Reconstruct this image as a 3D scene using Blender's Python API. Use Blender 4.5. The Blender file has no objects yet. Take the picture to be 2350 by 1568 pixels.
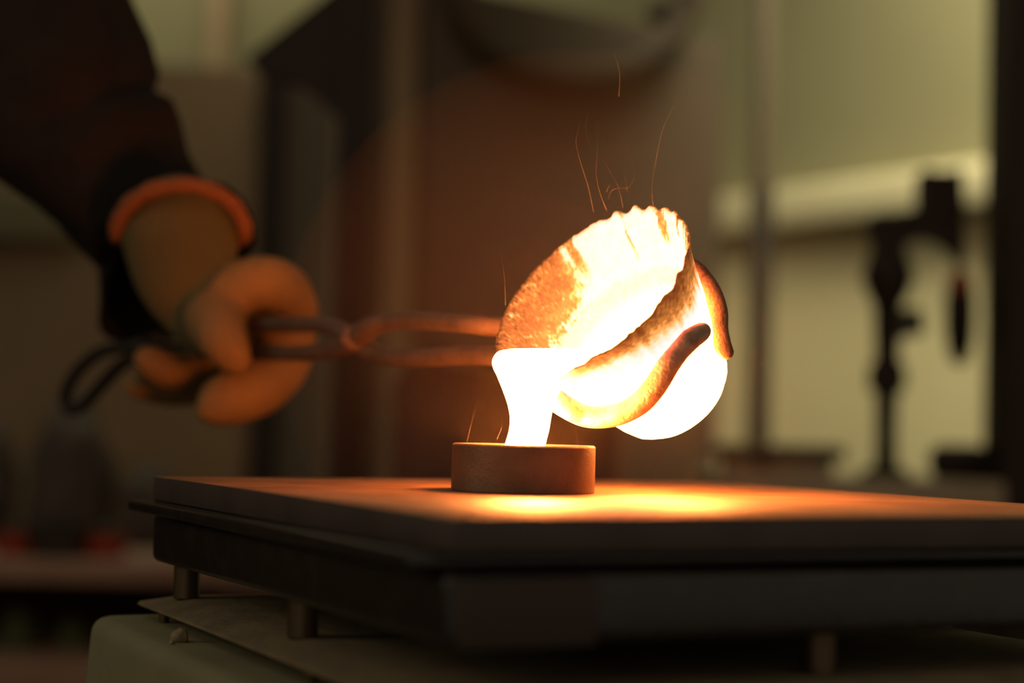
import bpy, bmesh, math, random
from mathutils import Vector, Matrix, noise
from mathutils.bvhtree import BVHTree

random.seed(7)
S = bpy.context.scene
COL = S.collection

# ------------------------------------------------------------------ camera, world, lights, exposure
FPX = 4190.0                      # focal length in pixels of the 2350 x 1568 frame
EYE = Vector((0.0, 0.0, 0.986))
PITCH = math.radians(2.66)
ROLL = math.radians(1.3)
_r0 = Vector((1, 0, 0)); FWD = Vector((0, math.cos(PITCH), math.sin(PITCH))); _u0 = Vector((0, -math.sin(PITCH), math.cos(PITCH)))
RIGHT = _r0 * math.cos(ROLL) + _u0 * math.sin(ROLL)
UP = -_r0 * math.sin(ROLL) + _u0 * math.cos(ROLL)

cam = bpy.data.cameras.new('camera'); co = bpy.data.objects.new('camera', cam); COL.objects.link(co)
M3 = Matrix((RIGHT, UP, -FWD)).transposed()
co.matrix_world = Matrix.Translation(EYE) @ M3.to_4x4()
cam.sensor_width = 36.0; cam.lens = FPX / 2350 * 36.0
cam.dof.use_dof = True; cam.dof.focus_distance = 1.035; cam.dof.aperture_fstop = 2.9
cam.clip_start = 0.02; cam.clip_end = 50
S.camera = co

w = bpy.data.worlds.new('world'); S.world = w; w.use_nodes = True
bg = w.node_tree.nodes['Background']; bg.inputs[0].default_value = (1.0, 0.84, 0.62, 1); bg.inputs[1].default_value = 0.23

S.view_settings.view_transform = 'Standard'; S.view_settings.look = 'None'
S.view_settings.exposure = 0.0; S.view_settings.gamma = 1.0; S.view_settings.use_curve_mapping = False

def area(name, loc, target, sx, sy, power, color):
    l = bpy.data.lights.new(name, 'AREA'); l.shape = 'RECTANGLE'; l.size = sx; l.size_y = sy; l.energy = power; l.color = color
    o = bpy.data.objects.new(name, l); COL.objects.link(o); o.location = loc
    d = Vector(target) - Vector(loc); o.rotation_euler = d.to_track_quat('-Z', 'Y').to_euler()
    return o
area('skylight', (1.0, 3.6, 2.9), (1.25, 4.6, 0.9), 0.9, 0.7, 21.0, (1.0, 0.9, 0.57)).data.spread = math.radians(95)
area('roof_light', (-0.9, 4.6, 2.9), (-0.7, 5.2, 1.6), 1.6, 0.5, 15.0, (1.0, 0.9, 0.58))
area('left_window_light', (-2.7, 0.5, 1.9), (-0.2, 2.0, 0.9), 1.3, 1.2, 12.0, (1.0, 0.86, 0.6))

# ------------------------------------------------------------------ helpers
def P(px, py, d):
    """World point seen at a photo pixel, d metres in front of the lens (used as a tape measure)."""
    return EYE + d * (FWD + RIGHT * ((px - 1175) / FPX) + UP * (-(py - 784) / FPX))

def ray(px, py):
    return (FWD + RIGHT * ((px - 1175) / FPX) + UP * (-(py - 784) / FPX)).normalized()

def link(name, me, mat=None, parent=None, smooth=True):
    o = bpy.data.objects.new(name, me); COL.objects.link(o)
    if mat: me.materials.append(mat)
    if smooth:
        for p in me.polygons: p.use_smooth = True
    if parent: o.parent = parent
    return o

def obj(name, bm, mat=None, parent=None, smooth=True, angle=None):
    me = bpy.data.meshes.new(name)
    bmesh.ops.recalc_face_normals(bm, faces=bm.faces)
    bm.to_mesh(me); bm.free()
    o = link(name, me, mat, parent, smooth)
    if angle:
        me.set_sharp_from_angle(angle=math.radians(angle))
    return o

def tag(o, label=None, cat=None, group=None, kind=None):
    if label: o['label'] = label
    if cat: o['category'] = cat
    if group: o['group'] = group
    if kind: o['kind'] = kind
    return o

def thing(name, label, cat, group=None, loc=(0, 0, 0)):
    o = bpy.data.objects.new(name, None); COL.objects.link(o); o.empty_display_size = 0.05
    o.location = loc
    return tag(o, label, cat, group)

def reparent(root, children):
    """children built in world space; keep them there under a moved root"""
    for c in children:
        c.parent = root; c.matrix_parent_inverse = Matrix.Translation(root.location).inverted()

def box_bm(bm, lo, hi, bevel=0.0, seg=2, rot=None):
    lo = Vector(lo); hi = Vector(hi); c = (lo + hi) / 2; s = hi - lo
    m = Matrix.Translation(c)
    if rot is not None: m = rot @ m
    m = m @ Matrix.Diagonal((s.x, s.y, s.z, 1))
    r = bmesh.ops.create_cube(bm, size=1.0, matrix=m)
    if bevel > 0:
        es = list({e for v in r['verts'] for e in v.link_edges})
        bmesh.ops.bevel(bm, geom=es, offset=bevel, segments=seg, profile=0.5, affect='EDGES')
    return bm

def box(name, lo, hi, mat, parent=None, bevel=0.004, seg=2, rot=None):
    bm = bmesh.new(); box_bm(bm, lo, hi, bevel, seg, rot)
    return obj(name, bm, mat, parent, True, 35)

def catmull(pts, n):
    """pts: list of tuples of equal length -> resampled list"""
    P_ = [pts[0]] + list(pts) + [pts[-1]]
    out = []
    for i in range(1, len(P_) - 2):
        p0, p1, p2, p3 = P_[i - 1], P_[i], P_[i + 1], P_[i + 2]
        for k in range(n):
            t = k / n
            out.append(tuple(0.5 * ((2 * b) + (-a + c) * t + (2 * a - 5 * b + 4 * c - d) * t * t + (-a + 3 * b - 3 * c + d) * t ** 3)
                             for a, b, c, d in zip(p0, p1, p2, p3)))
    out.append(tuple(pts[-1]))
    return out

def tube(bm, pts, rad, seg=16, closed=False, cap=True, flat=1.0, round_ends=True):
    pts = [Vector(p) for p in pts]
    rad = list(rad)
    if not closed and round_ends and cap:
        a, b = pts[0], pts[-1]; ta = (pts[0] - pts[1]).normalized(); tb = (pts[-1] - pts[-2]).normalized()
        ra, rb = rad[0], rad[-1]
        h = [(k, math.cos(k), math.sin(k)) for k in (0.5, 0.95, 1.3)]
        pts = [a + ta * ra * s for _, c, s in reversed(h)] + pts + [b + tb * rb * s for _, c, s in h]
        rad = [ra * c for _, c, s in reversed(h)] + rad + [rb * c for _, c, s in h]
    n = len(pts); rings = []
    nrm = None
    for i in range(n):
        if closed: t = (pts[(i + 1) % n] - pts[i - 1]).normalized()
        else: t = (pts[min(i + 1, n - 1)] - pts[max(i - 1, 0)]).normalized()
        if nrm is None:
            nrm = t.orthogonal().normalized()
        nrm = (nrm - t * nrm.dot(t)).normalized(); bn = t.cross(nrm)
        rings.append([bm.verts.new(pts[i] + (nrm * math.cos(2 * math.pi * k / seg) + bn * math.sin(2 * math.pi * k / seg) * flat) * rad[i]) for k in range(seg)])
    m = n if closed else n - 1
    for i in range(m):
        A, B = rings[i], rings[(i + 1) % n]
        for k in range(seg): bm.faces.new((A[k], A[(k + 1) % seg], B[(k + 1) % seg], B[k]))
    if cap and not closed:
        bm.faces.new(rings[0][::-1]); bm.faces.new(rings[-1])
    return bm

def lathe(bm, prof, seg=64, mat=Matrix()):
    rings = []
    for r, z in prof:
        if r < 1e-6: rings.append([bm.verts.new(mat @ Vector((0, 0, z)))])
        else: rings.append([bm.verts.new(mat @ Vector((r * math.cos(2 * math.pi * k / seg), r * math.sin(2 * math.pi * k / seg), z))) for k in range(seg)])
    for A, B in zip(rings, rings[1:]):
        for k in range(seg):
            k2 = (k + 1) % seg
            if len(A) == 1 and len(B) == 1: continue
            if len(A) == 1: bm.faces.new((A[0], B[k], B[k2]))
            elif len(B) == 1: bm.faces.new((A[k], B[0], A[k2]))
            else: bm.faces.new((A[k], B[k], B[k2], A[k2]))
    return bm

# ------------------------------------------------------------------ materials
def mat(name, col, rough=0.6, metal=0.0, col2=None, scale=8.0, bump=0.0, bscale=60.0, spec=0.5, detail=5.0, contrast=(0.35, 0.7)):
    m = bpy.data.materials.new(name); m.use_nodes = True
    nt = m.node_tree; b = nt.nodes['Principled BSDF']
    b.inputs['Roughness'].default_value = rough; b.inputs['Metallic'].default_value = metal
    b.inputs['Specular IOR Level'].default_value = spec
    b.inputs['Base Color'].default_value = (*col, 1)
    tc = nt.nodes.new('ShaderNodeTexCoord')
    if col2:
        n = nt.nodes.new('ShaderNodeTexNoise'); n.inputs['Scale'].default_value = scale; n.inputs['Detail'].default_value = detail
        nt.links.new(tc.outputs['Object'], n.inputs['Vector'])
        r = nt.nodes.new('ShaderNodeValToRGB'); r.color_ramp.elements[0].position = contrast[0]; r.color_ramp.elements[1].position = contrast[1]
        r.color_ramp.elements[0].color = (*col, 1); r.color_ramp.elements[1].color = (*col2, 1)
        nt.links.new(n.outputs['Fac'], r.inputs['Fac']); nt.links.new(r.outputs['Color'], b.inputs['Base Color'])
    if bump > 0:
        n2 = nt.nodes.new('ShaderNodeTexNoise'); n2.inputs['Scale'].default_value = bscale; n2.inputs['Detail'].default_value = 6
        nt.links.new(tc.outputs['Object'], n2.inputs['Vector'])
        bp = nt.nodes.new('ShaderNodeBump'); bp.inputs['Strength'].default_value = bump; bp.inputs['Distance'].default_value = 0.002
        nt.links.new(n2.outputs['Fac'], bp.inputs['Height']); nt.links.new(bp.outputs['Normal'], b.inputs['Normal'])
    return m

def emit(name, col, strength):
    m = bpy.data.materials.new(name); m.use_nodes = True; nt = m.node_tree
    b = nt.nodes['Principled BSDF']; b.inputs['Base Color'].default_value = (0.05, 0.03, 0.02, 1); b.inputs['Roughness'].default_value = 0.4
    b.inputs['Emission Color'].default_value = (*col, 1); b.inputs['Emission Strength'].default_value = strength
    return m

M = dict(
    wall=mat('olive_plaster', (0.20, 0.187, 0.108), 0.9, col2=(0.172, 0.16, 0.092), scale=1.5),
    wall_low=mat('cream_plaster', (0.66, 0.60, 0.38), 0.9, col2=(0.58, 0.52, 0.32), scale=1.5),
    wall_dim=mat('brown_plaster', (0.2, 0.15, 0.1), 0.9, col2=(0.11, 0.085, 0.06), scale=2.0),
    beam=mat('pale_beam_paint', (0.62, 0.57, 0.38), 0.8, col2=(0.56, 0.51, 0.34), scale=3),
    floor=mat('worn_concrete', (0.16, 0.12, 0.09), 0.9, col2=(0.10, 0.08, 0.06), scale=2.5),
    ceil=mat('ceiling_paint', (0.30, 0.27, 0.2), 0.9),
    brown=mat('brown_enamel_sheet', (0.09, 0.063, 0.042), 0.7, col2=(0.076, 0.052, 0.034), scale=2.5),
    brown2=mat('tan_enamel_sheet', (0.27, 0.19, 0.11), 0.7, col2=(0.23, 0.16, 0.09), scale=3),
    dark=mat('black_steel', (0.024, 0.017, 0.014), 0.6, col2=(0.03, 0.022, 0.018), scale=5, spec=0.2),
    postbrown=mat('brown_painted_pipe', (0.11, 0.085, 0.055), 0.6),
    furnace=mat('rusty_furnace_shell', (0.036, 0.018, 0.012), 0.7, col2=(0.026, 0.014, 0.01), scale=6),
    greend=mat('dark_green_enamel', (0.03, 0.04, 0.02), 0.5),
    grey=mat('grey_worn_bench', (0.36, 0.32, 0.22), 0.8, col2=(0.26, 0.23, 0.16), scale=5),
    red=mat('red_plastic', (0.30, 0.035, 0.01), 0.5),
    green=mat('green_plastic', (0.05, 0.075, 0.02), 0.5),
    bench=mat('bench_timber', (0.32, 0.2, 0.145), 0.7, col2=(0.25, 0.155, 0.11), scale=6),
    sack=mat('grey_sackcloth', (0.085, 0.07, 0.055), 0.9, col2=(0.06, 0.05, 0.042), scale=5),
    jacket=mat('black_work_cloth', (0.013, 0.010, 0.009), 0.9, col2=(0.017, 0.013, 0.011), scale=30, spec=0.1),
    skin=mat('skin', (0.45, 0.25, 0.17), 0.6),
    tong=mat('scaled_iron', (0.45, 0.34, 0.25), 0.55, metal=0.35, col2=(0.22, 0.14, 0.09), scale=120, bump=0.5, bscale=400),
    ring=mat('weathered_steel_ring', (0.20, 0.115, 0.066), 0.45, metal=0.4, col2=(0.12, 0.064, 0.038), scale=45, bump=0.25, bscale=700),
    plate=mat('dark_plate_edge', (0.06, 0.04, 0.032), 0.6, metal=0.1, col2=(0.04, 0.026, 0.021), scale=25, bump=0.2, bscale=200),
    boxm=mat('black_gloss_box', (0.016, 0.011, 0.009), 0.28, col2=(0.03, 0.022, 0.018), scale=60, bump=0.15, bscale=250, contrast=(0.5, 0.8)),
    bolt=mat('bronze_stud', (0.10, 0.065, 0.035), 0.4, metal=0.7),
    tan=mat('dusty_drab_plate', (0.25, 0.19, 0.105), 0.75, col2=(0.17, 0.125, 0.075), scale=30, bump=0.5, bscale=160),
    base=mat('drab_green_casting', (0.21, 0.195, 0.105), 0.65, col2=(0.17, 0.155, 0.085), scale=9, bump=0.3, bscale=120),
    hose=mat('dark_rubber_hose', (0.075, 0.052, 0.032), 0.8),
)

def table_top_mat():
    m = bpy.data.materials.new('scuffed_steel_top'); m.use_nodes = True; nt = m.node_tree; b = nt.nodes['Principled BSDF']
    tc = nt.nodes.new('ShaderNodeTexCoord')
    n = nt.nodes.new('ShaderNodeTexNoise'); n.inputs['Scale'].default_value = 14; n.inputs['Detail'].default_value = 7; n.inputs['Roughness'].default_value = 0.65
    nt.links.new(tc.outputs['Object'], n.inputs['Vector'])
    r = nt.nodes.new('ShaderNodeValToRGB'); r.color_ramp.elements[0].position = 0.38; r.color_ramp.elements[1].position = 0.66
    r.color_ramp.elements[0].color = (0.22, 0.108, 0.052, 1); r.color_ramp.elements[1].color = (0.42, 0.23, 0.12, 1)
    nt.links.new(n.outputs['Fac'], r.inputs['Fac']); nt.links.new(r.outputs['Color'], b.inputs['Base Color'])
    r2 = nt.nodes.new('ShaderNodeMapRange'); r2.inputs['To Min'].default_value = 0.52; r2.inputs['To Max'].default_value = 0.40
    nt.links.new(n.outputs['Fac'], r2.inputs['Value']); nt.links.new(r2.outputs['Result'], b.inputs['Roughness'])
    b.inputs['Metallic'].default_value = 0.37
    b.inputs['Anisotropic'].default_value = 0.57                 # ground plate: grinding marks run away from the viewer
    tg = nt.nodes.new('ShaderNodeCombineXYZ'); tg.inputs[0].default_value = 0.98; tg.inputs[1].default_value = 0.15
    nt.links.new(tg.outputs[0], b.inputs['Tangent'])
    n3 = nt.nodes.new('ShaderNodeTexNoise'); n3.inputs['Scale'].default_value = 260; n3.inputs['Detail'].default_value = 4
    nt.links.new(tc.outputs['Object'], n3.inputs['Vector'])
    bp = nt.nodes.new('ShaderNodeBump'); bp.inputs['Strength'].default_value = 0.25; bp.inputs['Distance'].default_value = 0.001
    nt.links.new(n3.outputs['Fac'], bp.inputs['Height']); nt.links.new(bp.outputs['Normal'], b.inputs['Normal'])
    return m

def hot_mat():
    """incandescent clay: the vertex attribute 'kiln_temperature' is the temperature of the wall, the ramp its glow"""
    m = bpy.data.materials.new('glowing_crucible_clay'); m.use_nodes = True; nt = m.node_tree; b = nt.nodes['Principled BSDF']
    b.inputs['Base Color'].default_value = (0.015, 0.008, 0.005, 1); b.inputs['Roughness'].default_value = 0.8
    at = nt.nodes.new('ShaderNodeAttribute'); at.attribute_name = 'kiln_temperature'
    tc = nt.nodes.new('ShaderNodeTexCoord')
    n = nt.nodes.new('ShaderNodeTexNoise'); n.inputs['Scale'].default_value = 420; n.inputs['Detail'].default_value = 3
    nt.links.new(tc.outputs['Object'], n.inputs['Vector'])
    mr = nt.nodes.new('ShaderNodeMapRange'); mr.inputs['From Min'].default_value = 0.3; mr.inputs['From Max'].default_value = 0.7
    mr.inputs['To Min'].default_value = -0.06; mr.inputs['To Max'].default_value = 0.06
    nt.links.new(n.outputs['Fac'], mr.inputs['Value'])
    ad = nt.nodes.new('ShaderNodeMath'); ad.operation = 'ADD'; nt.links.new(at.outputs['Fac'], ad.inputs[0]); nt.links.new(mr.outputs['Result'], ad.inputs[1])
    r = nt.nodes.new('ShaderNodeValToRGB'); cr = r.color_ramp
    stops = [(0.0, (0.018, 0.004, 0.001)), (0.15, (0.07, 0.016, 0.004)), (0.32, (0.24, 0.058, 0.010)), (0.48, (0.58, 0.19, 0.034)),
             (0.6, (1.4, 0.50, 0.13)), (0.72, (3.2, 0.80, 0.48)), (0.84, (6.5, 0.92, 0.76)), (1.0, (8.5, 1.0, 0.93))]
    while len(cr.elements) < len(stops): cr.elements.new(0.5)
    for e, (p, c) in zip(cr.elements, stops): e.position = p; e.color = (*c, 1)
    nt.links.new(ad.outputs[0], r.inputs['Fac'])
    # white heat: radiance climbs steeply above cream
    wh = nt.nodes.new('ShaderNodeMapRange'); wh.inputs['From Min'].default_value = 1.0; wh.inputs['From Max'].default_value = 2.0
    wh.inputs['To Min'].default_value = 0.0; wh.inputs['To Max'].default_value = 1.0
    nt.links.new(at.outputs['Fac'], wh.inputs['Value'])
    mx = nt.nodes.new('ShaderNodeMix'); mx.data_type = 'RGBA'; nt.links.new(wh.outputs['Result'], mx.inputs[0])
    nt.links.new(r.outputs['Color'], mx.inputs[6]); mx.inputs[7].default_value = (60.0, 16.5, 3.2, 1)
    nt.links.new(mx.outputs[2], b.inputs['Emission Color']); b.inputs['Emission Strength'].default_value = 1.0
    bp = nt.nodes.new('ShaderNodeBump'); bp.inputs['Strength'].default_value = 0.4; bp.inputs['Distance'].default_value = 0.001
    nt.links.new(n.outputs['Fac'], bp.inputs['Height']); nt.links.new(bp.outputs['Normal'], b.inputs['Normal'])
    return m

def volume_mat(name, dens, col=(1, 1, 1), aniso=0.0):
    m = bpy.data.materials.new(name); m.use_nodes = True; nt = m.node_tree; nt.nodes.clear()
    o = nt.nodes.new('ShaderNodeOutputMaterial'); v = nt.nodes.new('ShaderNodeVolumeScatter')
    v.inputs['Color'].default_value = (*col, 1); v.inputs['Density'].default_value = dens; v.inputs['Anisotropy'].default_value = aniso
    nt.links.new(v.outputs[0], o.inputs['Volume'])
    return m

# ------------------------------------------------------------------ the setting
def structure(name, bm, m, angle=35):
    o = obj(name, bm, m, None, True, angle); o['kind'] = 'structure'; return o

bm = bmesh.new(); box_bm(bm, (-3.0, -1.6, -0.1), (3.6, 5.5, 0.0)); structure('floor', bm, M['floor'])
bm = bmesh.new(); box_bm(bm, (-3.0, 2.7, 3.1), (3.6, 5.5, 3.2)); structure('ceiling', bm, M['ceil'])
bm = bmesh.new(); box_bm(bm, (-3.0, 5.23, 0.0), (0.75, 5.35, 3.1)); wall_back = structure('wall_back', bm, M['wall'])
bm = bmesh.new(); box_bm(bm, (-3.0, -1.6, 0.0), (-2.88, 5.23, 3.1)); structure('wall_left', bm, M['wall_dim'])
# right wall runs obliquely towards the camera
WR0 = Vector((0.50, 5.23, 0)); WD = Vector((0.561, -0.828, 0)).normalized(); WN = Vector((-WD.y, WD.x, 0)) * -1   # WN points into the room
if WN.dot(-WR0) < 0: WN = -WN
def wr(s, h, off): return WR0 + WD * s + Vector((0, 0, h)) + WN * off
def oblique_box(bm, s0, s1, z0, z1, o0, o1, bevel=0.0):
    R = Matrix((WD, WN, Vector((0, 0, 1)))).transposed().to_4x4(); R.translation = WR0
    lo = (s0, min(o0, o1), z0); hi = (s1, max(o0, o1), z1)
    return box_bm(bm, lo, hi, bevel, 2, R)
def s_at(px):   # distance along the right wall of a photo column
    k = (px - 1175) / FPX
    return (k * WR0.y - WR0.x) / (WD.x - k * WD.y)
bm = bmesh.new(); oblique_box(bm, 0, 5.0, 0, 3.1, 0, -0.12); wall_right = structure('wall_right', bm, M['wall'])
# cream dado below the beam, and the pale beam itself
zb = P(1790, 530, 4.9).z
bm = bmesh.new(); oblique_box(bm, 0.02, 4.9, 0.0, zb - 0.01, 0.0, 0.012); structure('trim_1', bm, M['wall_low'])
bm = bmesh.new(); oblique_box(bm, 0.02, 4.9, zb, zb + 0.105, 0.0, 0.09, 0.006); structure('trim_2', bm, M['beam'])
# batten on the back wall, seen above the left partition
a = P(490, 60, 5.15)
bm = bmesh.new(); box_bm(bm, (a.x - 0.028, 5.17, 0.0), (a.x + 0.028, 5.23, 3.1), 0.004); structure('trim_3', bm, M['brown2'])

# ------------------------------------------------------------------ casting table (foreground machine)
TOPZ = 0.950
Fc = Vector((-0.0216, 0.718)); Lc = Vector((-0.220, 1.134)); Bc = Vector((0.148, 1.289))
e1 = (Lc - Fc); len1 = e1.length; e1.normalize()             # along the left side, front corner -> left corner
e2 = Vector((e1.y, -e1.x)); len2 = 0.40                       # along the front side, towards the right
TM = Matrix(((e2.x, e1.x, 0, Fc.x), (e2.y, e1.y, 0, Fc.y), (0, 0, 1, TOPZ), (0, 0, 0, 1)))   # local u: right, v: back, z: up
ROOT_T = thing('casting_table', 'dark steel casting table with stacked plates on studs over a drab green base', 'table')
def tb(name, u0, u1, v0, v1, z0, z1, m, bev=0.0015, seg=2, parent=ROOT_T):
    bm = bmesh.new(); box_bm(bm, (u0, v0, z0), (u1, v1, z1), bev, seg, TM)
    return obj(name, bm, m, parent, True, 35)
U, V = len2, len1
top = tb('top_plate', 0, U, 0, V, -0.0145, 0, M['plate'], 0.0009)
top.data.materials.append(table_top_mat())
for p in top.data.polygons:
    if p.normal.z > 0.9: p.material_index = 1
tray = tb('tray_plate', -0.013, U + 0.013, 0.012, V + 0.012, -0.0215, -0.0148, M['boxm'], 0.0022, 3)
tb('box_frame', 0.0, U, 0.004, V, -0.052, -0.0225, M['boxm'], 0.0045, 4)
pad = tb('front_pad', 0.004, 0.063, -0.004, 0.006, -0.052, -0.025, M['furnace'], 0.001, 2)
for (u, v) in ((0.014, V - 0.032), (0.016, 0.220), (0.195, 0.03), (U - 0.03, V - 0.04)):
    bm = bmesh.new(); lathe(bm, [(0, -0.0725), (0.0073, -0.0725), (0.0078, -0.072), (0.0078, -0.0515), (0, -0.0515)], 28, TM @ Matrix.Translation((u, v, 0)))
    obj('stud', bm, M['bolt'], ROOT_T, True, 35)
# drab lower plate with a long bevel
bm = bmesh.new()
zt, zm, zl = -0.0722, -0.0775, -0.0800
def ringv(d, z): return [bm.verts.new(TM @ Vector(c)) for c in ((-d, -d, z), (U + d, -d, z), (U + d, V + d, z), (-d, V + d, z))]
r1, r2, r3 = ringv(-0.014, zt), ringv(0.007, zm), ringv(0.006, zl)
bm.faces.new(r1)
for A, B in ((r1, r2), (r2, r3)):
    for k in range(4): bm.faces.new((A[k], B[k], B[(k + 1) % 4], A[(k + 1) % 4]))
bm.faces.new(r3[::-1])
bmesh.ops.bevel(bm, geom=list(bm.edges), offset=0.0012, segments=2, affect='EDGES')
obj('lower_plate', bm, M['tan'], ROOT_T, True, 35)
for (u, v) in ((0.0, V - 0.035), (0.0, 0.16)):
    bm = bmesh.new(); lathe(bm, [(0, -0.0875), (0.0032, -0.0875), (0.0032, -0.0795), (0, -0.0795)], 14, TM @ Matrix.Translation((u, v, 0)))
    obj('bolt', bm, M['bolt'], ROOT_T, True, 35)
# base casting: tapered pedestal down to the floor
bm = bmesh.new()
zt = -0.0865; zf = -TOPZ
def ring4(d, z, r):
    out = []
    u0, u1, v0, v1 = -d, U + d, -d, V + d * 0.5
    for (cx_, cy_, a0) in ((u1 - r, v0 + r, -90), (u1 - r, v1 - r, 0), (u0 + r, v1 - r, 90), (u0 + r, v0 + r, 180)):
        for j in range(6):
            an = math.radians(a0 + 18 * j); out.append(bm.verts.new(TM @ Vector((cx_ + r * math.cos(an), cy_ + r * math.sin(an), z))))
    return out
q = [ring4(0.024, zt, 0.006), ring4(0.0285, zt - 0.0008, 0.010), ring4(0.032, zt - 0.0030, 0.013), ring4(0.0342, zt - 0.0065, 0.015), ring4(0.035, zt - 0.011, 0.016), ring4(0.046, -0.25, 0.02), ring4(0.056, -0.6, 0.02), ring4(0.066, zf, 0.02)]
bm.faces.new(q[0])
for A, B in zip(q, q[1:]):
    for k in range(24): bm.faces.new((A[k], B[k], B[(k + 1) % 24], A[(k + 1) % 24]))
bm.faces.new(q[-1][::-1])
obj('base', bm, M['base'], ROOT_T, True, 40)
# spilled slag crumbs lying on the base's ledge
for i, (u, v, r) in enumerate(((-0.016, V - 0.130, 0.0050), (-0.023, V - 0.139, 0.0016))):
    bm = bmesh.new(); bmesh.ops.create_icosphere(bm, subdivisions=3, radius=1.0)
    for vv in bm.verts:
        vv.co *= 1 + 0.28 * noise.noise(vv.co * 1.7 + Vector((i * 9, 0, 0)))
        vv.co.z = max(vv.co.z, -0.55)
    bmesh.ops.transform(bm, verts=bm.verts, matrix=TM @ Matrix.Translation((u, v, zt + r * 0.54)) @ Matrix.Scale(r, 4))
    o = obj('slag_crumb', bm, M['tan'])
    tag(o, ('larger grey crumb of slag on the green base, below the lower plate edge',
            'tiny pale crumb of slag on the green base just below the larger one')[i], 'crumb', 'slag crumbs on the base')

# ------------------------------------------------------------------ ring mould
RC = P(1200, 1128, 1.0); RCx = Vector((RC.x, 1.012, TOPZ)); RR = 0.0397; RH = 0.0262
bm = bmesh.new()
Ri = RR - 0.0055
lathe(bm, [(RR - 0.0006, 0), (RR, 0.0006), (RR, RH - 0.0010), (RR - 0.0010, RH), (Ri + 0.0006, RH), (Ri, RH - 0.0006), (Ri, 0.004), (0, 0.004), (0, 0), (RR - 0.0006, 0)],
      96, Matrix.Translation(RCx))
bmesh.ops.remove_doubles(bm, verts=bm.verts, dist=1e-5)
tag(obj('ring_mould', bm, M['ring'], None, True, 30), 'low round steel ring mould standing on the table under the molten stream', 'mould')

# ------------------------------------------------------------------ crucible
MC = P(1355, 667, 1.037)
nrm = (RIGHT * -0.580 + UP * 0.659 - FWD * 0.479).normalized()
pax = (RIGHT * 0.75 + UP * 0.66).normalized(); pax = (pax - nrm * pax.dot(nrm)).normalized()
qax = nrm.cross(pax)
if qax.dot(FWD) < 0: qax = -qax
CM = Matrix((pax, qax, nrm)).transposed().to_4x4(); CM.translation = MC
if CM.to_3x3().determinant() < 0:
    pass
prof_out = [(0.0, 66.0), (4, 64.2), (9, 61.8), (20, 57.2), (39, 51.5), (55, 45.8), (68, 41.5), (80, 39.2), (90, 35.5), (97, 29), (101, 19), (102.7, 8), (103, 0.0)]
prof_in = [(0.0, 64.6), (4, 61.6), (9, 58.8), (20, 53.6), (33, 50.0), (36, 47.5), (39, 46.2), (55, 41), (68, 36.8), (80, 32.5), (90, 26), (95, 18), (97.5, 8), (98, 0.0)]
def interp(prof, t):
    for (a, ra), (b, rb) in zip(prof, prof[1:]):
        if a <= t <= b: return ra + (rb - ra) * (t - a) / (b - a)
    return prof[-1][1]
def sm(a, b, x):
    x = max(0.0, min(1.0, (x - a) / (b - a))); return x * x * (3 - 2 * x)
down = Vector((0, 0, -1)); dl = (CM.to_3x3().transposed() @ down); TH_LIP = math.atan2(dl.y, dl.x)   # angle of the lowest rim point
def adiff(a, b): return (a - b + math.pi) % (2 * math.pi) - math.pi
NS, NT = 360, 90
def rim_z(th):
    """ragged, fluted rim height in mm (positive = out of the mouth)"""
    d = abs(adiff(th, TH_LIP)); up = sm(0.9, 2.2, d)
    c, s = math.cos(th), math.sin(th)
    z = (2.3 if s < 0 else 1.2) * noise.noise(Vector((c * 7, s * 7, 3.1))) + 0.8 * noise.noise(Vector((c * 22, s * 22, 1.7)))
    z += up * 1.0 * math.cos(th * 30) * sm(0.35, 0.75, c) * sm(-0.1, 0.3, s)
    return z * sm(0.25, 0.7, d) - 2.2 * (1 - sm(0.1, 0.55, d))
def flute(th, t):
    s = math.sin(th); c = math.cos(th)
    return (math.cos(th * 30) * 0.9 * sm(0.35, 0.75, c) * sm(-0.1, 0.3, s) + 0.35 * noise.noise(Vector((c * 9, s * 9, 2)))) * (1 - sm(4, 22, t)) 
def heat_out(th, t):
    d = abs(adiff(th, TH_LIP)); s = math.sin(th)
    wv = 8 + 22 * sm(0.45, 1.9, d)
    n1 = noise.noise(Vector((math.cos(th) * 14, math.sin(th) * 14, t * 0.05))); n2 = noise.noise(Vector((math.cos(th) * 22 + t * 0.25, math.sin(th) * 22, t * 0.42)))
    x = (t + n1 * 2.2 + n2 * 0.9) / wv
    h = 0.30 + 0.15 * sm(0.0, 0.6, x) + 0.43 * sm(0.4, 1.5, x) + 0.10 * n2 * (1 - sm(0.4, 1.1, x)) + 0.05 * n1
    h = max(h, 0.86 * (1 - sm(0.30, 0.62, d)))
    h += 0.10 * sm(1.2, 2.0, x)
    w_ = sm(20, 52, t + 6 * n1)                       # bottom half full of melt: white hot
    w2 = 1 - sm(0.18, 0.42, d)
    return h + max(w_, 0) * 1.0 + 0 * w2
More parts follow.
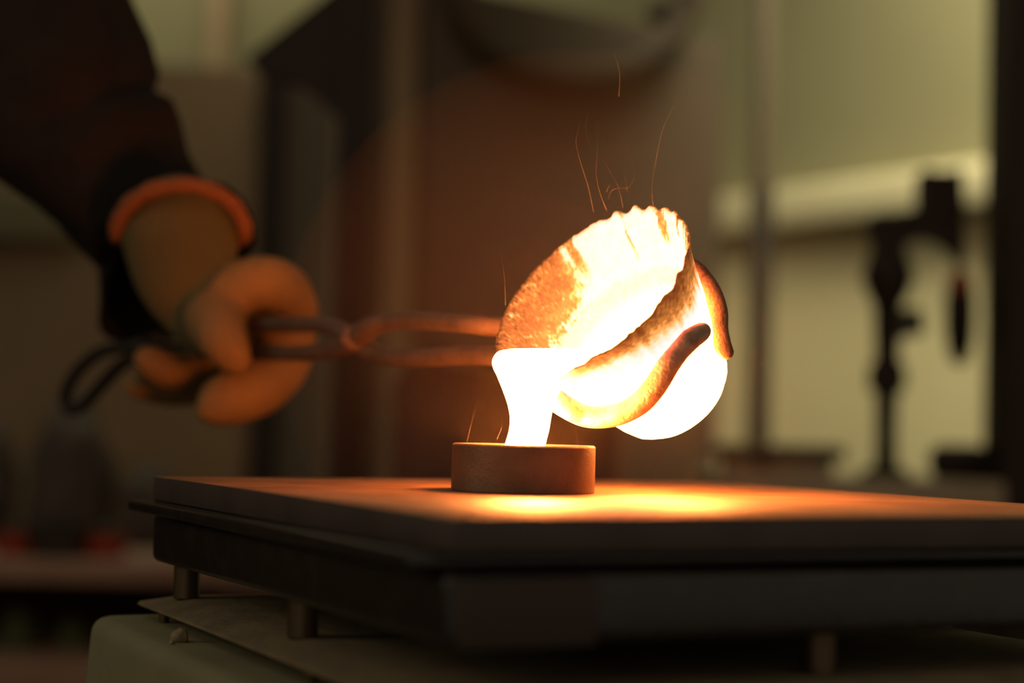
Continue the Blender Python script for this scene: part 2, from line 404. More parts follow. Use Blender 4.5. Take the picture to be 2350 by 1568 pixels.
def heat_in(th, t):
    c, s = math.cos(th), math.sin(th)
    ad = adiff(th, TH_LIP)
    p = Vector((c * 60, s * 60, t))
    n1 = noise.noise(p * 0.055); n2 = noise.noise(p * 0.16 + Vector((5, 5, 5))); n3 = noise.noise(p * 0.42); n4 = noise.noise(p * 0.9)
    streak = noise.noise(Vector((c * 9, s * 9, t * 0.02 + 4)))
    far = sm(0.35, 0.62, 1 - abs(ad) / 3.2) * 1.0
    # cold crust patch by the lip on the far side, thinning up the wall
    k = 1 - sm(2.0, 2.3, abs(ad) + 0.12 * n1 + 0.06 * n3 + max(0, t - 14) * 0.012)
    crust = k * (1 - sm(26, 36, t + 5 * n1 + 5 * n3))
    h_crust = 0.31 + 0.26 * n3 + 0.20 * n2 + 0.40 * n4
    h = 0.92 + 0.10 * n2 + 0.08 * n3
    # brown tongues hanging from the rim
    tong_ = sm(0.13, 0.30, streak + 0.2 * n3) * (1 - sm(11, 24, t + 9 * n1))
    h = h * (1 - tong_) + (0.47 + 0.2 * n3 + 0.22 * n4) * tong_
    h = h * (1 - crust) + h_crust * crust
    edge = 1 - sm(0.4, 2.2, t + 0.8 * n4)
    h = h * (1 - 0.25 * edge)
    pool = sm(33.0, 36.5, t)
    h = h * (1 - pool) + (0.80 + 0.03 * n1) * pool
    h -= 0.12 * sm(0.6, 1.0, 1 - abs(t - 34.2) / 1.6) * sm(-0.2, 0.25, n1 + 0.1)
    h += sm(41, 58, t) * 0.7
    return h
bm = bmesh.new(); hl = bm.verts.layers.float.new('kiln_temperature')
ts_out = [0, 0.6, 1.5, 3] + [3 + (103 - 3) * (k / 64) for k in range(1, 64)] ; ts_in = [0, 0.6, 1.5, 3] + [3 + (98 - 3) * (k / 64) for k in range(1, 64)]
def ring_verts(prof, t, heat, inner):
    R = []
    for k in range(NS):
        th = 2 * math.pi * k / NS
        c, s = math.cos(th), math.sin(th)
        fade = 1 - sm(2, 26, t)
        r = interp(prof, t) + flute(th, t) * 0.8 + fade * 0.9 * noise.noise(Vector((c * 6, s * 6, t * 0.06)))
        d = abs(adiff(th, TH_LIP))
        r += 2.5 * (1 - sm(0.1, 0.5, d)) * (1 - sm(0, 14, t))          # pulled pouring lip
        bumpn = 0.45 * noise.noise(Vector((c * r * 0.25, s * r * 0.25, t * 0.25))) + (0.35 * noise.noise(Vector((c * r * 0.6, s * r * 0.6, t * 0.6))) if inner and t < 34 else 0)
        r += bumpn * (1 if t < 95 else 0.3)
        z = -t + rim_z(th) * (1 - sm(0, 12, t))
        v = bm.verts.new(Vector((c * r, s * r, z)) * 0.001); v[hl] = heat(th, t); R.append(v)
    return R
ro = [ring_verts(prof_out, t, heat_out, False) for t in ts_out]
ri = [ring_verts(prof_in, t, heat_in, True) for t in ts_in]
for RS in (ro, ri):
    for A, B in zip(RS, RS[1:]):
        for k in range(NS): bm.faces.new((A[k], B[k], B[(k + 1) % NS], A[(k + 1) % NS]))
for k in range(NS): bm.faces.new((ro[0][k], ro[0][(k + 1) % NS], ri[0][(k + 1) % NS], ri[0][k]))
for RS, z in ((ro, -103), (ri, -98)):
    v = bm.verts.new((0, 0, z * 0.001)); v[hl] = 2.0 if RS is ro else 1.5
    for k in range(NS): bm.faces.new((RS[-1][k], v, RS[-1][(k + 1) % NS]))
crucible = obj('crucible', bm, hot_mat(), None, True)
crucible.matrix_world = CM
tag(crucible, 'white-hot tilted clay crucible with ragged fluted rim gripped in the tongs', 'crucible')
cv = [CM @ v.co for v in crucible.data.vertices]
cb = BVHTree.FromPolygons([tuple(v) for v in cv], [tuple(p.vertices) for p in crucible.data.polygons])

# ------------------------------------------------------------------ molten metal: the pool in the crucible and the falling stream
melt = emit('molten_metal', (1.0, 0.275, 0.055), 200.0)
LIP = CM @ (Vector((math.cos(TH_LIP) * 65.5, math.sin(TH_LIP) * 65.5, -1.5)) * 0.001)
ROOT_M = thing('molten_metal', 'white-hot molten metal pouring over the crucible lip into the ring mould', 'molten metal', loc=(LIP.x, LIP.y, TOPZ))
bm = bmesh.new()
NP = 96
RSs = []
for t in [2] + [4 + 92 * k / 40 for k in range(41)]:
    RSs.append([bm.verts.new(CM @ (Vector((math.cos(2 * math.pi * k / NP) * (interp(prof_in, t) - 1.1), math.sin(2 * math.pi * k / NP) * (interp(prof_in, t) - 1.1), -t)) * 0.001)) for k in range(NP)])
for A, B in zip(RSs, RSs[1:]):
    for k in range(NP): bm.faces.new((A[k], B[k], B[(k + 1) % NP], A[(k + 1) % NP]))
bm.faces.new(RSs[0][::-1]); bm.faces.new(RSs[-1])
zlev = LIP.z + 0.004
g = bm.verts[:] + bm.edges[:] + bm.faces[:]
cut = bmesh.ops.bisect_plane(bm, geom=g, plane_co=(0, 0, zlev), plane_no=(0, 0, 1), clear_outer=True)
eds = [e for e in cut['geom_cut'] if isinstance(e, bmesh.types.BMEdge)]
bmesh.ops.holes_fill(bm, edges=eds, sides=0)
pool = obj('pool', bm, melt, None, True, 40)
# the stream: horizontal sections (photo row, left column, right column, depth of its middle, thickness factor)
SEC = [(801, 1172, 1316, 1.022, 0.30), (806, 1147, 1330, 1.018, 0.34), (815, 1136, 1332, 1.014, 0.36), (830, 1130, 1326, 1.009, 0.40), (846, 1133, 1316, 1.005, 0.42), (860, 1140, 1306, 1.003, 0.45),
       (875, 1146, 1296, 1.002, 0.48), (900, 1156, 1284, 1.003, 0.55), (930, 1166, 1270, 1.005, 0.62), (960, 1171, 1264, 1.007, 0.7), (985, 1169, 1260, 1.009, 0.75), (1005, 1164, 1255, 1.010, 0.8), (1030, 1156, 1249, 1.011, 0.8)]
SEC = catmull(SEC, 6)
bm = bmesh.new(); rings = []
for (y, x0, x1, d, th) in SEC:
    c = P((x0 + x1) / 2, y, d); hw = (x1 - x0) / 2 * d / FPX
    rings.append([bm.verts.new(c + RIGHT * hw * math.cos(2 * math.pi * k / 40) + Vector((0, 1, 0)) * hw * th * math.sin(2 * math.pi * k / 40)) for k in range(40)])
for A, B in zip(rings, rings[1:]):
    for k in range(40): bm.faces.new((A[k], A[(k + 1) % 40], B[(k + 1) % 40], B[k]))
bm.faces.new(rings[0][::-1]); bm.faces.new(rings[-1])
stream = obj('stream', bm, melt, None, True)
bm = bmesh.new(); lathe(bm, [(0, 0.0042), (Ri - 0.0004, 0.0042), (Ri - 0.0004, RH * 0.72), (0.02, RH * 0.74), (0, RH * 0.76)], 64, Matrix.Translation(RCx))
filled = obj('mould_filling', bm, melt, None, True, 40)
reparent(ROOT_M, [pool, stream, filled])

# ------------------------------------------------------------------ tongs
def touch(px, py, r, d0, d1):
    """centre of a rod of radius r lying against the crucible on the sight line; searched from depth d0 to d1"""
    dv = ray(px, py); best = None; n = 400
    for i in range(n + 1):
        d = d0 + (d1 - d0) * i / n
        p = EYE + dv * (d / dv.dot(FWD))
        q = cb.find_nearest(p)
        if q[3] <= r * 0.97: return p
        if best is None or q[3] < best[0]: best = (q[3], p)
    return best[1]
def td(px): return 1.0 / (0.72 + 0.00033 * (px - 650))
ROOT_G = thing('tongs', 'long iron crucible tongs with curled jaws around the glowing crucible', 'tongs', loc=tuple(P(810, 778, td(810))))
# front jaw: rein -> pivot -> arm -> under the lip -> round the near wall
fj = [(1278, 921, 27), (1330, 951, 27), (1372, 958, 27), (1423, 950, 27), (1469, 925, 28), (1505, 885, 28), (1533, 840, 27), (1558, 808, 25), (1584, 780, 26), (1604, 766, 24), (1611, 761, 22)]
path = []
def pt(px, py, d, rmm): p = P(px, py, d); path.append((p.x, p.y, p.z, rmm * 0.001))
for (x, y, r) in ((440, 806, 6), (520, 812, 6), (600, 812, 6), (700, 811, 6), (760, 803, 6.5)): pt(x, y, td(x) + 0.0, r)
for (x, y, r) in ((800, 788, 7.5), (830, 766, 8), (862, 746, 7)): pt(x, y, td(x) - 0.007, r)
for (x, y, r) in ((905, 737, 6.2), (980, 737, 6.1), (1080, 744, 6.2)): pt(x, y, td(x), r)
# this strand goes round the back of the crucible
for (x, y, d, r) in ((1160, 748, 1.150, 6.4), (1300, 712, 1.145, 6.5), (1440, 650, 1.138, 6.5), (1530, 610, 1.120, 6.5)): pt(x, y, d, r)
for (x, y, r, near) in ((1585, 618, 25, 1.073), (1612, 645, 26, 1.068), (1632, 676, 26, 1.063), (1644, 715, 26, 1.058), (1646, 755, 25, 1.052), (1655, 786, 22, 1.047), (1667, 808, 17, 1.046)):
    rr = r * 1.07 / FPX
    p = P(x, y, near)
    path.append((p.x, p.y, p.z, rr))
cm = catmull(path, 7); bm = bmesh.new(); tube(bm, [c[:3] for c in cm], [c[3] for c in cm], 18)
t1 = obj('back_jaw', bm, M['tong'], None, True)
path = []
for (x, y, d, r) in ((330, 768, 1.60, 6), (400, 765, 1.56, 6), (480, 757, 1.51, 6)): pt(x, y, d, r)
for (x, y, r) in ((560, 747, 6), (640, 745, 6), (720, 745, 6), (765, 752, 6.5)): pt(x, y, td(x), r)
for (x, y, r) in ((800, 772, 7.5), (830, 793, 8), (862, 812, 7)): pt(x, y, td(x) + 0.007, r)
for (x, y, r) in ((910, 821, 6.2), (990, 820, 6.1), (1080, 815, 6.3)): pt(x, y, td(x), r)
for (x, y, d, r) in ((1150, 822, 1.125, 6.4), (1205, 855, 1.095, 6.5), (1243, 892, 1.055, 6.6)): pt(x, y, d, r)
for (x, y, r) in fj:
    rr = r * 0.99 / FPX
    p = touch(x, y, rr, 0.93, 1.06); path.append((p.x, p.y, p.z, rr))
cm = catmull(path, 7); bm = bmesh.new(); tube(bm, [c[:3] for c in cm], [c[3] for c in cm], 18)
t2 = obj('front_jaw', bm, M['tong'], None, True)
# end loop of the lower rein
loop = [(440, 806, 1.535), (350, 800, 1.59), (280, 797, 1.63), (225, 812, 1.66), (180, 850, 1.68), (152, 900, 1.69), (158, 938, 1.69), (190, 930, 1.68), (232, 885, 1.66), (275, 840, 1.63), (320, 815, 1.60)]
pp = [tuple(P(*l)) for l in loop]; cm = catmull(pp, 8); bm = bmesh.new(); tube(bm, cm, [0.0062] * len(cm), 14)
t3 = obj('handle_loop', bm, M['dark'], None, True)
pc = P(810, 776, td(810)); dn = (EYE - pc).normalized()
R = dn.to_track_quat('Z', 'Y').to_matrix().to_4x4(); R.translation = pc
bm = bmesh.new(); lathe(bm, [(0, -0.017), (0.008, -0.017), (0.008, 0.013), (0.0095, 0.0135), (0.0095, 0.0155), (0.0075, 0.018), (0.004, 0.0188), (0, 0.019)], 28, R)
black_iron = mat('black_iron', (0.10, 0.055, 0.035), 0.6, col2=(0.06, 0.034, 0.022), scale=90, bump=0.4, bscale=400)
burnt = mat('burnt_iron', (0.13, 0.065, 0.036), 0.6, metal=0.1, col2=(0.07, 0.034, 0.02), scale=110, bump=0.5, bscale=400)
t1.data.materials.clear(); t1.data.materials.append(burnt)
for o_ in (t1, t2):                         # only the fired ends carry the pale scale
    o_.data.materials.append(black_iron)
    for p_ in o_.data.polygons:
        if p_.center.x < P(1165, 784, 1.14).x: p_.material_index = 1
t4 = obj('pivot_rivet', bm, black_iron, None, True, 40)
reparent(ROOT_G, [t1, t2, t3, t4])

# ------------------------------------------------------------------ person: body, sleeve and glove
def blobs(chains, voxel, smooth_it, name):
    bm = bmesh.new()
    for ch in chains:
        flat = ch[0]; pts = catmull(ch[1], 5)
        for (px, py, d, r) in pts:
            d *= 1.0; c = P(px, py, d); rm = r * d / FPX
            R3 = Matrix((RIGHT, UP, -FWD)).transposed().to_4x4()
            bmesh.ops.create_icosphere(bm, subdivisions=3, radius=1.0, matrix=Matrix.Translation(c) @ R3 @ Matrix.Diagonal((rm, rm, rm * flat, 1)))
    me = bpy.data.meshes.new('tmp'); bm.to_mesh(me); bm.free()
    o = bpy.data.objects.new('tmp', me); COL.objects.link(o)
    m = o.modifiers.new('r', 'REMESH'); m.mode = 'VOXEL'; m.voxel_size = voxel
    s = o.modifiers.new('s', 'SMOOTH'); s.factor = 0.5; s.iterations = smooth_it
    dg = bpy.context.evaluated_depsgraph_get(); dg.update()
    out = bpy.data.meshes.new_from_object(o.evaluated_get(dg)); out.name = name
    bpy.data.objects.remove(o); bpy.data.meshes.remove(me)
    return out

leather = mat('yellow_leather', (0.22, 0.115, 0.032), 0.75, col2=(0.15, 0.08, 0.024), scale=14, bump=0.5, bscale=120)
trim_m = mat('orange_knit_cuff', (0.20, 0.065, 0.016), 0.9, col2=(0.14, 0.045, 0.012), scale=200, bump=0.8, bscale=300)
D0 = 1.44; KD = 0.9
glove_chains = [
    (0.62, [(412, 535, D0 + 0.0, 136), (425, 620, D0, 122), (455, 690, D0, 100), (490, 745, D0 - 0.01, 84)]),       # cuff, back of hand
    (0.80, [(490, 730, D0 - 0.02, 76), (510, 780, D0 - 0.045, 56), (538, 822, D0 - 0.045, 42)]),                       # index finger over the front
    (0.85, [(500, 690, D0 - 0.01, 70), (575, 650, D0 - 0.01, 62), (640, 662, D0 + 0.0, 66), (688, 708, D0 + 0.01, 44)]), # thumb
    (0.80, [(600, 690, D0 + 0.05, 66), (655, 745, D0 + 0.06, 70), (648, 830, D0 + 0.05, 66), (590, 892, D0 + 0.02, 66), (520, 918, D0 - 0.01, 62), (482, 940, D0 - 0.02, 34)]),  # middle finger underneath
    (0.80, [(560, 730, D0 + 0.08, 62), (560, 830, D0 + 0.08, 60), (470, 858, D0 + 0.06, 52), (385, 850, D0 + 0.03, 46), (338, 826, D0 + 0.02, 34)]),   # ring finger
    (0.80, [(520, 760, D0 + 0.11, 60), (500, 860, D0 + 0.12, 54), (400, 895, D0 + 0.10, 40), (312, 886, D0 + 0.08, 30)]),   # little finger
]
ROOT_P = thing('person', 'person in black jacket and yellow leather glove gripping the tongs at the left', 'person', loc=(-0.83, 1.98, 0))
shaded_back = mat('shaded_glove_back', (0.085, 0.068, 0.022), 0.9, col2=(0.062, 0.052, 0.018), scale=20, bump=0.4, bscale=300)
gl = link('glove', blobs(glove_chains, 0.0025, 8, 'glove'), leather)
gl.data.materials.append(shaded_back)            # darker olive paints shade onto the back of the hand, leather fingers
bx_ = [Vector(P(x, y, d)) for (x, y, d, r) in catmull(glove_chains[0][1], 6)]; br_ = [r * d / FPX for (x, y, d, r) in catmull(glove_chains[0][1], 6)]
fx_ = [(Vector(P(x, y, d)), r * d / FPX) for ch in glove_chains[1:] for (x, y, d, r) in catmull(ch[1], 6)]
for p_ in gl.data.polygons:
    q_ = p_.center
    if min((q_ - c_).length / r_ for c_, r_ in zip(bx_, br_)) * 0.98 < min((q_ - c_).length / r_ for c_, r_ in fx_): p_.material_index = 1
gl['label'] = 'yellow leather work glove with an orange cuff edge'
# knitted edge of the cuff, a band following the opening
cp = []
for k in range(40):
    a = 2 * math.pi * k / 40
    cp.append(P(414 + 147 * math.cos(a), 535 - 112 * math.sin(a) * (1 if math.sin(a) > 0 else 0.3), D0 - 0.004 + (0.042 if math.sin(a) < 0 else -0.030) * abs(math.sin(a)) + 0.0))
bm = bmesh.new(); tube(bm, cp, [0.0065 + 0.0006 * math.sin(k * 2.1) for k in range(40)], 10, closed=True)
ct = obj('cuff_edge', bm, trim_m, None, True)
# sleeve: rings along the forearm; the last ring is the open hem cut obliquely
def ringpts(c, Rv, Fv, n=48, wob=0.0, seed=0):
    return [c + Rv * math.cos(2 * math.pi * k / n) + Fv * math.sin(2 * math.pi * k / n)
            + (Rv.normalized() * math.cos(2 * math.pi * k / n) + Fv.normalized() * math.sin(2 * math.pi * k / n)) * wob * noise.noise(Vector((math.cos(2 * math.pi * k / n) * 1.6, math.sin(2 * math.pi * k / n) * 1.6, seed)))
            for k in range(n)]
bm = bmesh.new(); rr = []
SL = [  # right edge (px,py), left edge (px,py), depth, half thickness
    ((150, -560), (-640, -300), 1.98, 0.13), ((215, -330), (-420, -100), 1.90, 0.12), ((262, -150), (-230, 30), 1.84, 0.11), ((292, -10), (-150, 160), 1.79, 0.105), ((325, 85), (-110, 260), 1.765, 0.10),
    ((352, 160), (-70, 330), 1.75, 0.098), ((345, 200), (-40, 390), 1.74, 0.092), ((340, 218), (0, 425), 1.73, 0.088), ((382, 235), (30, 448), 1.715, 0.092), ((408, 275), (75, 480), 1.715, 0.085), ((432, 345), (130, 520), 1.71, 0.08), ((470, 400), (185, 572), 1.705, 0.075), ((515, 450), (222, 615), 1.70, 0.07)]
for i, (a, b, d, hz) in enumerate(SL):
    A, B = P(*a, d * KD), P(*b, d * KD); c = (A + B) / 2; Rv = (A - B) / 2; ax = FWD
    rr.append(ringpts(c, Rv, ax * hz, wob=0.012, seed=i * 0.55))
Np, Fp, Lp, Rp = P(415, 425, 1.612 * KD), P(345, 770, 1.72 * KD), P(236, 690, 1.68 * KD), P(584, 560, 1.66 * KD)
c = (Lp + Rp) / 2
last = []
for k in range(48):
    a = 2 * math.pi * k / 48
    v = c + (Rp - Lp) / 2 * math.cos(a)
    v = v + ((Fp - c) if math.sin(a) > 0 else (c - Np)) * math.sin(a)
    last.append(v)
mid = [(p * 0.45 + q_ * 0.55) for p, q_ in zip(rr[-1], last)]
rr += [mid, last]
inner = [v + (c - v).normalized() * 0.006 for v in last]; inner2 = [v * 0.6 + w_ * 0.4 + (c - v).normalized() * 0.004 for v, w_ in zip(inner, rr[-3])]
rr += [inner, inner2]
vr = [[bm.verts.new(v) for v in R_] for R_ in rr]
for A, B in zip(vr, vr[1:]):
    for k in range(48): bm.faces.new((A[k], A[(k + 1) % 48], B[(k + 1) % 48], B[k]))
bm.faces.new(vr[0])
sl = obj('jacket_sleeve', bm, M['jacket'], None, True)
# the rest of the wearer stands to the left, outside the frame
def skin_fig(verts, edges, radii, root, name):
    me = bpy.data.meshes.new(name); me.from_pydata(verts, edges, [])
    o = bpy.data.objects.new(name, me); COL.objects.link(o)
    m = o.modifiers.new('s', 'SKIN'); m.use_smooth_shade = True
    for i, r in enumerate(radii):
        me.skin_vertices[0].data[i].radius = r if isinstance(r, tuple) else (r, r)
        me.skin_vertices[0].data[i].use_root = (i == root)
    o.modifiers.new('d', 'SUBSURF').levels = 2
    dg = bpy.context.evaluated_depsgraph_get(); dg.update()
    out = bpy.data.meshes.new_from_object(o.evaluated_get(dg)); out.name = name
    bpy.data.objects.remove(o)
    return out
bx, by = -0.83, 1.98
V_ = [(bx, by, 0.95), (bx, by, 1.12), (bx, by, 1.34), (bx, by, 1.50), (bx, by - 0.01, 1.58), (bx + 0.01, by - 0.03, 1.68), (bx + 0.01, by - 0.03, 1.76),
      (bx + 0.19, by - 0.02, 1.47), (bx + 0.27, by - 0.10, 1.42), (bx - 0.19, by, 1.47), (bx - 0.27, by + 0.03, 1.2), (bx - 0.2, by - 0.07, 1.0), (bx - 0.14, by - 0.08, 0.92),
      (bx + 0.1, by, 0.88), (bx + 0.11, by - 0.02, 0.5), (bx + 0.11, by, 0.09), (bx + 0.11, by - 0.14, 0.045), (bx - 0.1, by, 0.88), (bx - 0.11, by - 0.02, 0.5), (bx - 0.11, by, 0.09), (bx - 0.11, by - 0.14, 0.045)]
E_ = [(0, 1), (1, 2), (2, 3), (3, 4), (4, 5), (5, 6), (3, 7), (7, 8), (3, 9), (9, 10), (10, 11), (11, 12), (0, 13), (13, 14), (14, 15), (15, 16), (0, 17), (17, 18), (18, 19), (19, 20)]
R_ = [(0.15, 0.11), (0.15, 0.11), (0.17, 0.12), (0.12, 0.09), 0.06, 0.095, 0.08, 0.075, 0.07, 0.075, 0.055, 0.045, 0.04, 0.1, 0.075, 0.055, 0.045, 0.1, 0.075, 0.055, 0.045]
bodyo = link('body', skin_fig(V_, E_, R_, 0, 'body'), M['jacket'])
reparent(ROOT_P, [gl, ct, sl, bodyo])

# ------------------------------------------------------------------ background: things behind the table
def upright(name, px0, d0, px1, d1, ytop, m, thick, parent=None, zb=0.0, bevel=0.006, back=True, ztop=None):
    """vertical slab from the photo columns px0 (at depth d0) to px1 (at d1), top at photo row ytop for its first column"""
    a, b = P(px0, 784, d0), P(px1, 784, d1); a.z = b.z = 0
    z = P(px0, ytop, d0).z if ztop is None else ztop
    u = (b - a); L = u.length; u.normalize(); nn = Vector((-u.y, u.x, 0))
    if nn.y < 0: nn = -nn
    R = Matrix((u, nn, Vector((0, 0, 1)))).transposed().to_4x4(); R.translation = a
    if R.to_3x3().determinant() < 0: pass
    bm = bmesh.new(); box_bm(bm, (0, 0, zb), (L, thick, z), bevel, 2, R)
    return obj(name, bm, m, parent, True, 35), R, L, z

# tall brown cabinet behind the crucible
ROOT_SCREEN = thing('steel_screen', 'tall brown sheet steel screen standing obliquely behind the crucible', 'screen', loc=tuple(Vector((P(860, 784, 3.37).x, P(860, 784, 3.37).y, 0))))
zc = P(1230, -3, 3.6).z
body, RB, LB, _ = upright('body', 862, 3.37, 1648, 3.93, 0, M['brown'], 0.05, ztop=zc)
def on_cab(s0, s1, z0, z1, o0, o1, m, name, bev=0.003):
    bm = bmesh.new(); box_bm(bm, (s0, o0, z0), (s1, o1, z1), bev, 2, RB); return obj(name, bm, m, None, True, 35)
stile = on_cab(0.012, 0.072, 0.03, zc - 0.02, -0.014, -0.001, M['brown2'], 'edge_stile')
door = on_cab(0.085, LB - 0.02, 0.06, zc - 0.03, -0.012, -0.001, M['brown'], 'door')
hd = on_cab(0.12, 0.135, 1.0, 1.14, -0.03, -0.0115, M['dark'], 'handle')
ft = [on_cab(s_ - 0.03, s_ + 0.03, 0, 0.04, -0.15, 0.2, M['dark'], 'foot') for s_ in (0.15, LB - 0.15)]
reparent(ROOT_SCREEN, [body, stile, door] + ft); hd.parent = door
hd.matrix_parent_inverse = Matrix.Identity(4)
# hose loop hung on the cabinet front
hp = []
ci = RB.inverted()
for k in range(26):
    a = math.pi * (1.02 + 0.96 * k / 25)
    px = 1325 + 262 * math.cos(a); py = -30 - 205 * math.sin(a)
    dv = ray(px, py); o_l = ci @ EYE; d_l = ci.to_3x3() @ dv
    tt = (-0.045 - o_l.y) / d_l.y; hp.append(EYE + dv * tt)
top1, top2 = Vector((hp[0].x, hp[0].y, zc + 0.05)), Vector((hp[-1].x, hp[-1].y, zc + 0.05))
bk = RB.to_3x3() @ Vector((0, 1, 0))
full = [top1 + bk * 0.10, top1 + bk * 0.03] + hp + [top2 + bk * 0.03, top2 + bk * 0.10]
full = [v if v.z < zc - 0.0 or True else v for v in full]
cm = catmull([tuple(v) for v in full], 4); bm = bmesh.new(); tube(bm, cm, [0.028] * len(cm), 14)
tag(obj('hose', bm, M['hose'], None, True), 'dark hose drooping in a loop over the top of the tall brown screen', 'hose')

# dark steel box (furnace shell) standing low in front of the cabinet
ROOT_F = thing('furnace', 'low dark rust-brown furnace box standing behind the ring mould', 'furnace', loc=tuple(Vector((P(1165, 784, 2.5).x, 2.5, 0))))
a, b = P(903, 850, 2.45), P(1425, 850, 2.45)
f1 = box('shell', (a.x, 2.45, 0.08), (b.x, 2.85, P(1160, 862, 2.45).z), M['furnace'], None, 0.012, 3)
f2 = box('lid', (a.x + 0.01, 2.44, P(1160, 862, 2.45).z), (b.x - 0.01, 2.84, P(1160, 846, 2.45).z), M['furnace'], None, 0.006, 2)
fl = []
for x in (a.x + 0.04, b.x - 0.04):
    for y in (2.49, 2.81):
        fl.append(box('foot', (x - 0.02, y - 0.02, 0), (x + 0.02, y + 0.02, 0.08), M['dark'], None, 0.003))
reparent(ROOT_F, [f1, f2] + fl)

# black steel post with a gusset plate, left of the cabinet
ROOT_S = thing('steel_post', 'black steel post with triangular gusset plate left of the tall brown screen', 'post', loc=tuple(Vector((P(805, 784, 3.0).x, 3.0, 0))))
a, b = P(762, 784, 3.0), P(842, 784, 3.0)
s1 = box('column', (a.x, 3.0, 0), (b.x, 3.06, 3.1), M['dark'], None, 0.004)
poly = [(782, -60), (556, 124), (592, 168), (690, 186), (782, 270)]
bm = bmesh.new(); f_ = []; bk_ = []
for (x, y) in poly:
    p = P(x, y, 3.0); f_.append(bm.verts.new((p.x, 3.012, p.z))); bk_.append(bm.verts.new((p.x, 3.048, p.z)))
bm.faces.new(f_); bm.faces.new(bk_[::-1])
for k in range(len(poly)): bm.faces.new((f_[k], f_[(k + 1) % 5], bk_[(k + 1) % 5], bk_[k]))
s2 = obj('gusset_plate', bm, M['dark'], None, False)
s3 = box('foot_plate', (a.x - 0.05, 2.95, 0), (b.x + 0.05, 3.11, 0.012), M['dark'], None, 0.003)
reparent(ROOT_S, [s1, s2, s3])

# sheet partition at the left
ROOT_L = thing('sheet_partition', 'brown sheet steel partition behind the raised arm at the left', 'partition', loc=tuple(Vector((P(300, 784, 4.4).x, 4.4, 0))))
zp = P(450, 143, 4.4).z
l1, *_ = upright('sheet', -420, 4.32, 584, 4.42, 0, M['brown2'], 0.03, ztop=zp)
l2, *_ = upright('sheet', 640, 4.42, 762, 4.44, 0, M['brown'], 0.03, ztop=zp - 0.03)
l3, *_ = upright('mullion', 580, 4.40, 642, 4.40, 0, M['dark'], 0.07, ztop=zp - 0.01)
l4, *_ = upright('sheet', 755, 4.44, 960, 4.46, 0, M['brown2'], 0.03, ztop=zp - 0.04)
reparent(ROOT_L, [l1, l2, l3, l4])
# grey channel fixed across the partition at the far left
a, b = P(-260, 480, 4.2), P(150, 480, 4.2)
zz0, zz1 = P(60, 545, 4.2).z, P(60, 440, 4.2).z
bm = bmesh.new(); box_bm(bm, (a.x, 4.2, zz0), (b.x, 4.325, zz1), 0.008, 2)
tag(obj('cable_channel', bm, M['wall'], None, True, 35), 'pale grey cable channel on the partition at the left edge', 'channel')

# workbench on the left, with clutter
ROOT_B = thing('workbench', 'long timber workbench at the lower left in the dark', 'workbench', loc=tuple(Vector((P(100, 784, 3.5).x, 3.5, 0))))
zt_, zb_ = P(150, 1286, 3.45).z, P(150, 1336, 3.45).z
xa, xb = P(-420, 784, 3.45).x, P(640, 784, 3.45).x
b1 = box('worktop', (xa, 3.45, zb_), (xb, 4.15, zt_), M['bench'], None, 0.004)
zs = P(100, 1510, 3.45).z
b2 = box('lower_shelf', (xa + 0.02, 3.46, zs - 0.10), (xb - 0.1, 4.1, zs), M['bench'], None, 0.004)
lg = [box('leg', (x - 0.03, y - 0.03, 0), (x + 0.03, y + 0.03, zb_), M['dark'], None, 0.003) for x in (xa + 0.06, xb - 0.06) for y in (3.5, 4.1)]
b3 = box('back_panel', (xa + 0.03, 4.10, zs), (xb - 0.03, 4.115, zb_), M['dark'], None, 0.002)
reparent(ROOT_B, [b1, b2, b3] + lg)
def lump(name, c, r, m, seed, label, cat, group=None):
    bm = bmesh.new(); bmesh.ops.create_icosphere(bm, subdivisions=4, radius=1.0)
    for v in bm.verts:
        k = 1 + 0.22 * noise.noise(v.co * 1.6 + Vector((seed, 0, 0))) + 0.10 * noise.noise(v.co * 4 + Vector((0, seed, 0)))
        v.co *= k; v.co.z = max(v.co.z, -0.62)
    bmesh.ops.transform(bm, verts=bm.verts, matrix=Matrix.Translation(Vector(c) + Vector((0, 0, r[2] * 0.62))) @ Matrix.Diagonal((*r, 1)))
    return tag(obj(name, bm, m, None, True), label, cat, group)
for i, (px, d, w_, h_, lab) in enumerate(((-60, 3.86, 0.10, 0.26, 'grey crumpled sack at the far left end of the dark workbench'), (165, 3.9, 0.085, 0.30, 'grey crumpled sack in the middle of the dark workbench, the bulkiest of the three'),
                                    (345, 3.92, 0.06, 0.17, 'smallest grey sack on the workbench, right behind the table corner'))):
    p = P(px, 1200, d); lump('sack', (p.x, d, zt_), (w_, 0.10, h_ * 0.62), M['sack'], i * 3.7, lab, 'sack', 'sacks on the workbench')
def tub(px, d, rad, h, lab):
    p = P(px, 1200, d); t = thing('pot', lab, 'pot', 'small red pots on the workbench', (p.x, d, zt_))
    bm = bmesh.new(); lathe(bm, [(0, 0), (rad * 0.86, 0), (rad * 0.9, 0.003), (rad, h), (rad * 0.9, h), (rad * 0.82, 0.006), (0, 0.006)], 32)
    obj('body', bm, M['red'], t, True, 40)
    bm = bmesh.new(); lathe(bm, [(0, h), (rad * 1.05, h), (rad * 1.05, h + 0.008), (rad * 0.9, h + 0.011), (0, h + 0.011)], 32); obj('lid', bm, M['dark'], t, True, 40)
tub(40, 3.56, 0.040, 0.045, 'red pot at the left edge of the workbench')
tub(248, 3.56, 0.042, 0.045, 'red pot on the workbench between the dark toolbox and the table corner')
ROOT_K = thing('toolbox', 'low dark toolbox lying between the two red pots', 'toolbox', loc=(P(150, 1200, 3.56).x, 3.56, zt_))
p = P(150, 1200, 3.56)
